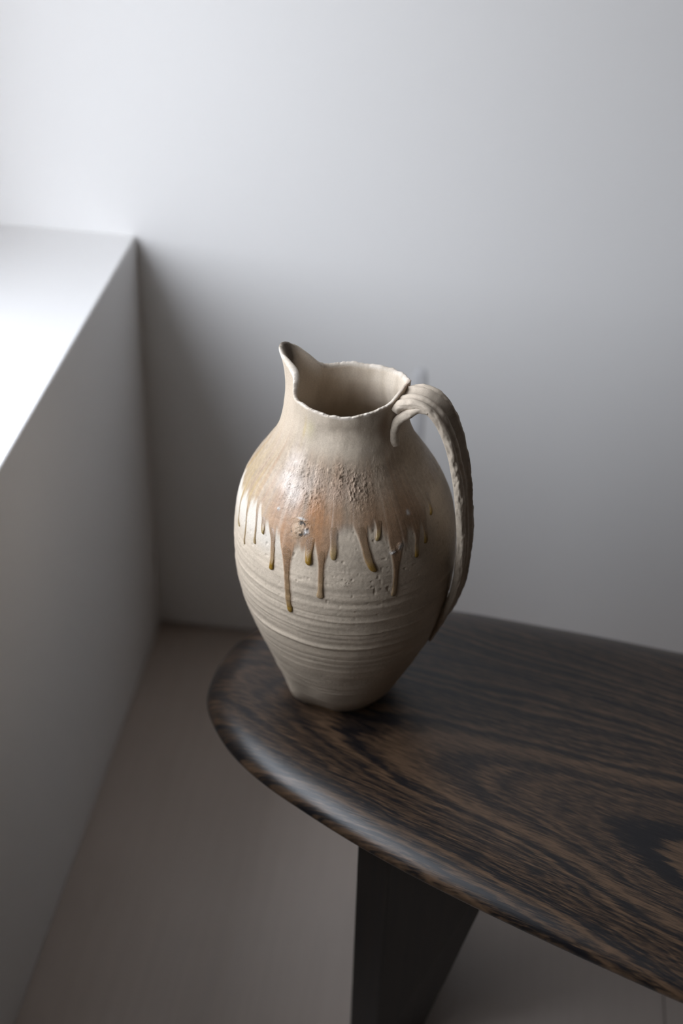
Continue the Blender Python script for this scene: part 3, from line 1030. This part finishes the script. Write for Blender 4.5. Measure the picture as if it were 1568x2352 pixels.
HP = [(.4385, -.5775, .8615), (.4420, -.5784, .8668), (.4475, -.5798, .8700), (.4557, -.5820, .8728), (.4673, -.5851, .8722), (.4795, -.5884, .8640), (.4898, -.5912, .8490), (.4984, -.5935, .8290),
      (.5051, -.5952, .8050), (.5106, -.5967, .7784), (.5154, -.5980, .7435), (.5189, -.5990, .7120), (.5192, -.5990, .6788), (.5175, -.5984, .6500),
      (.5130, -.5972, .6240), (.5065, -.5955, .6000), (.4990, -.5935, .5830)]
P, u = path_spline(HP, 260)
wd = np.array([0.2588, 0.9659, 0.0])
hw = np.interp(u, [0, .06, .14, .30, .55, .72, .85, .95, 1], [.0225, .0215, .0200, .0195, .0190, .0178, .0170, .0150, .0085])
ht = np.interp(u, [0, .06, .14, .30, .55, .72, .85, .95, 1], [.0072, .0072, .0072, .0066, .0062, .0062, .0056, .0042, .0022])
v1, f1 = sweep(P, np.broadcast_to(wd, P.shape), hw, ht, strap_section(201))
HV, HF = [v1], list(f1)
cnt = len(v1)


def add_piece(v, f):
    global cnt
    HV.append(v)
    HF.extend([tuple(i + cnt for i in q) for q in f])
    cnt += len(v)


# front root of the handle, pressed down the neck
fp, fu = path_spline([(.4690, -.6030, .8690), (.4580, -.6005, .8690), (.4465, -.5985, .8605), (.4370, -.5965, .8490), (.4335, -.5958, .8360), (.4350, -.5965, .8240), (.4362, -.5972, .8195)], 70)
v2, f2 = sweep(fp, np.broadcast_to(np.array([0.55, -0.83, 0.0]), fp.shape), np.interp(fu, [0, .3, .7, .93, 1], [.004, .0060, .0050, .0052, .0036]),
               np.interp(fu, [0, .3, .7, .93, 1], [.0040, .0050, .0052, .0062, .0045]), round_section(211))
add_piece(v2, f2)
# rear root and its small knob
bp, bu = path_spline([(.4560, -.5680, .8680), (.4490, -.5520, .8600), (.4460, -.5400, .8500), (.4480, -.5340, .8440)], 40)
v3, f3 = sweep(bp, np.broadcast_to(np.array([0.4, 0.9, 0.0]), bp.shape), np.interp(bu, [0, .5, .9, 1], [.004, .006, .006, .003]), np.interp(bu, [0, .5, .9, 1], [.004, .006, .006, .003]), round_section(215))
add_piece(v3, f3)
# smeared tails below the lower root
for pts, r0, r1, sd in [([(.5060, -.5985, .6120), (.5010, -.6010, .5900), (.4960, -.6010, .5740), (.4905, -.6005, .5570)], .0110, .0028, 221),
                        ([(.5050, -.5850, .6120), (.5005, -.5850, .5920), (.4950, -.5840, .5740)], .0080, .0026, 225)]:
    tp, tu = path_spline(pts, 50)
    v4, f4 = sweep(tp, np.broadcast_to(np.array([0.0, 1.0, 0.0]), tp.shape), r0 + (r1 - r0) * tu, (r0 + (r1 - r0) * tu) * 0.55, round_section(sd))
    add_piece(v4, f4)
HV = np.concatenate(HV)
handle = mesh_obj('handle', HV - JORG, HF, M_CLAY, jug)
bm = bmesh.new(); bm.from_mesh(handle.data); bmesh.ops.recalc_face_normals(bm, faces=bm.faces)
bm.to_mesh(handle.data); bm.free()
hn = fbm(HV * 60, 4, 231)
hn2 = fbm(HV * 260, 3, 235)
hc = np.broadcast_to(np.array([0.375, 0.318, 0.252]), HV.shape) * (1 + 0.16 * hn + 0.14 * hn2)[:, None]
topm = sstep(0.855, 0.873, HV[:, 2])
hc = lerp(hc, (0.48, 0.405, 0.325), np.clip(topm * (0.6 + 0.8 * hn), 0, 1))
hc = lerp(hc, (0.24, 0.195, 0.15), np.clip(gauss(0 * hn, HV[:, 2], 0, .862, 1, .012) * sstep(.466, .478, HV[:, 0]) * (0.35 + 1.6 * hn2), 0, 0.75))
attr(handle, 'albedo', np.clip(hc, 0.01, 0.86), 'COLOR')
attr(handle, 'glaze', np.full(len(HV), 0.12))
